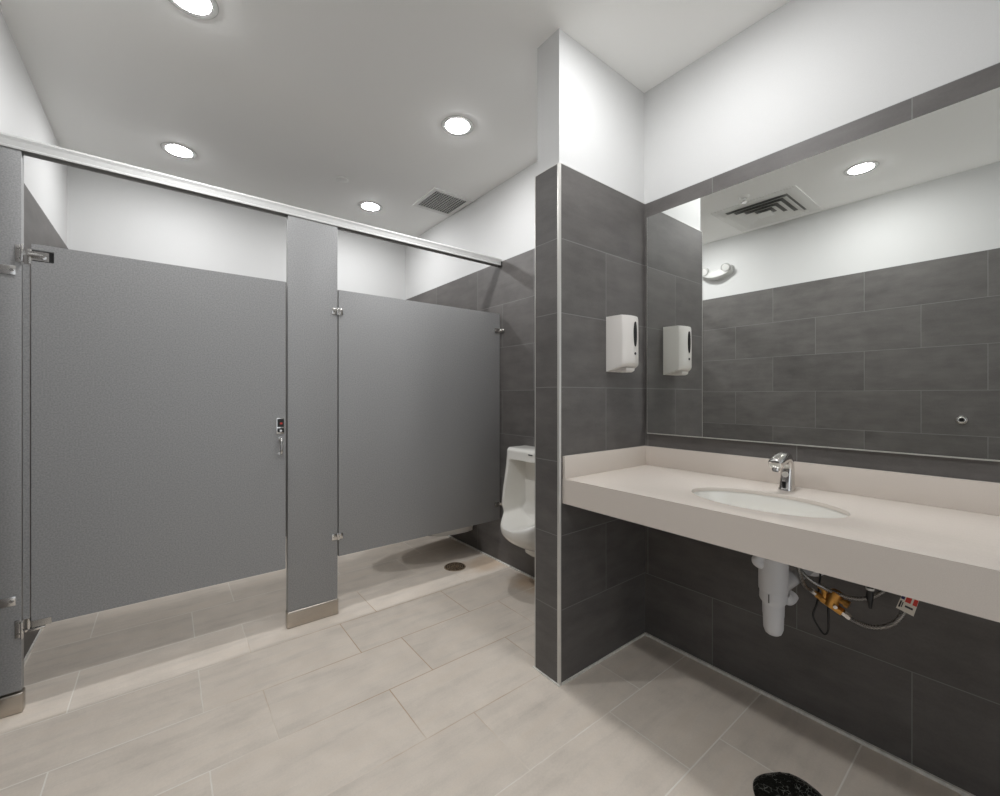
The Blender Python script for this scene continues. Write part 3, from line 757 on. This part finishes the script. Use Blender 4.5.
def hose(label, pts, r, ends, mat='braid'):
    t = thing('supply_hose', label, 'water hose', pts[0])
    b = B(); tube(b, pts, r, 12); obj('hose_sleeve', b, mat, t, 60)
    for p_, q_ in ends:
        b = B(); cyl(b, p_, q_, r * 1.45, n=6); obj('hose_nut', b, 'chrome', t, 30)
    return t
hose('upper braided steel hose arching from behind the trap cover above the brass valve', [(1.655, .520, .690), (1.660, .502, .622), (1.685, .474, .577), (1.710, .430, .550), (1.71, .375, .545), (1.71, .335, .556), (1.715, .295, .590), (1.73, .270, .640), (1.76, .25, .725)], .0062, [])
hose('short braided hose running down into the left end of the brass valve', [(1.640, .500, .680), (1.645, .490, .610), (1.680, .486, .553), (1.72, .475, .5265)], .0062, [((1.72, .480, .529), (1.72, .462, .520))])
h3 = hose('lower braided hose looping right of the brass valve to its paper tag', [(hx, .390, .485), (hx, .370, .474), (hx, .335, .468), (hx, .300, .478), (hx, .268, .505), (1.725, .248, .545), (1.735, .235, .600), (1.75, .225, .725)], .0072, [((hx, .396, .489), (hx, .372, .476))])
# paper tag wrapped round the lower hose
ft = tag(thing('hose_tag', 'small white paper tag with red and navy print on the lower hose', 'tag', (1.715, .235, .57)), None, None)
b = B(); loft(b, [[(1.7152, .264, .554), (1.7152, .226, .543), (1.7160, .226, .543), (1.7160, .264, .554)], [(1.7130, .250, .600), (1.7130, .214, .594), (1.7138, .214, .594), (1.7138, .250, .600)]])
tg = obj('tag_sheet', b, 'paper', ft)
def patch(name, mat, u0, u1, v0, v1):
    """thin print on the tag; u along, v up, both 0..1"""
    b = B(); P = []
    for u, v in ((u0, v0), (u1, v0), (u1, v1), (u0, v1)):
        a = Vector((1.7150, .264, .554)).lerp(Vector((1.7150, .226, .543)), u); c = Vector((1.7128, .250, .600)).lerp(Vector((1.7128, .214, .594)), u)
        P.append(a.lerp(c, v))
    loft(b, [[p + Vector((-.0002, 0, 0)) for p in P], P]); obj(name, b, mat, tg)
patch('red_print', 'red', .30, .62, .62, .99); patch('red_print', 'red', .74, .98, .60, .99); patch('navy_print', 'navy', .02, .24, .72, .99)
patch('dark_emblem', 'ink', .40, .85, .30, .42); patch('small_print', 'ink', .06, .16, .15, .60); patch('small_print', 'ink', .20, .26, .20, .55)

t = thing('sensor_cable', 'thin black cable dropping in a loop below the brass valve', 'cable', (1.73, .46, .55))
b = B(); tube(b, [(1.78, .470, .690), (1.77, .464, .600), (1.745, .463, .530), (1.72, .461, .490), (1.72, .471, .455), (1.72, .470, .435), (1.72, .455, .408), (1.72, .441, .394), (1.72, .431, .410), (1.72, .430, .450), (1.725, .432, .490)], .0032, 8); obj('cable_loop', b, 'black', t, 60)
t = thing('sensor_plug', 'black plug and lead hanging between the hoses right of the brass valve', 'cable connector', (1.67, .315, .61))
b = B(); tube(b, [(1.67, .317, .740), (1.67, .316, .640), (1.67, .315, .610)], .003, 8); obj('lead', b, 'black', t, 60)
b = B(); cyl(b, (1.67, .315, .615), (1.67, .315, .571), .0095, .0085, n=16, bev=.001); cyl(b, (1.67, .315, .571), (1.67, .314, .546), .007, .0035, n=16); obj('plug', b, 'black', t, 40)
b = B(); cyl(b, (1.67, .315, .608), (1.67, .315, .602), .0103, n=16); obj('plug_ring', b, 'fixture', t, 40)

# ------------------------------------------------------------------ chrome fitting on the left wall (seen in the mirror)
P = (XL, 0.322, 1.022)
t = thing('wall_escutcheon', 'round chrome fitting with square hole on the dark tiled wall in the mirror', 'wall fitting', P)
Mx = Matrix.Translation(P) @ Matrix.Rotation(math.pi / 2, 4, 'Y')
b = B(); lathe(b, [(0.013, 0), (0.013, .008), (.016, .011), (.020, .008), (.027, .008), (.031, .004), (.032, 0)], Mx, 40); obj('ring', b, 'chrome', t, 40)
b = B(); box(b, XL + .0002, XL + .004, P[1] - .010, P[1] + .010, P[2] - .008, P[2] + .008); obj('socket', b, 'black', t, 40)

for o in list(bpy.data.objects):
    if 'worg' in o: del o['worg']
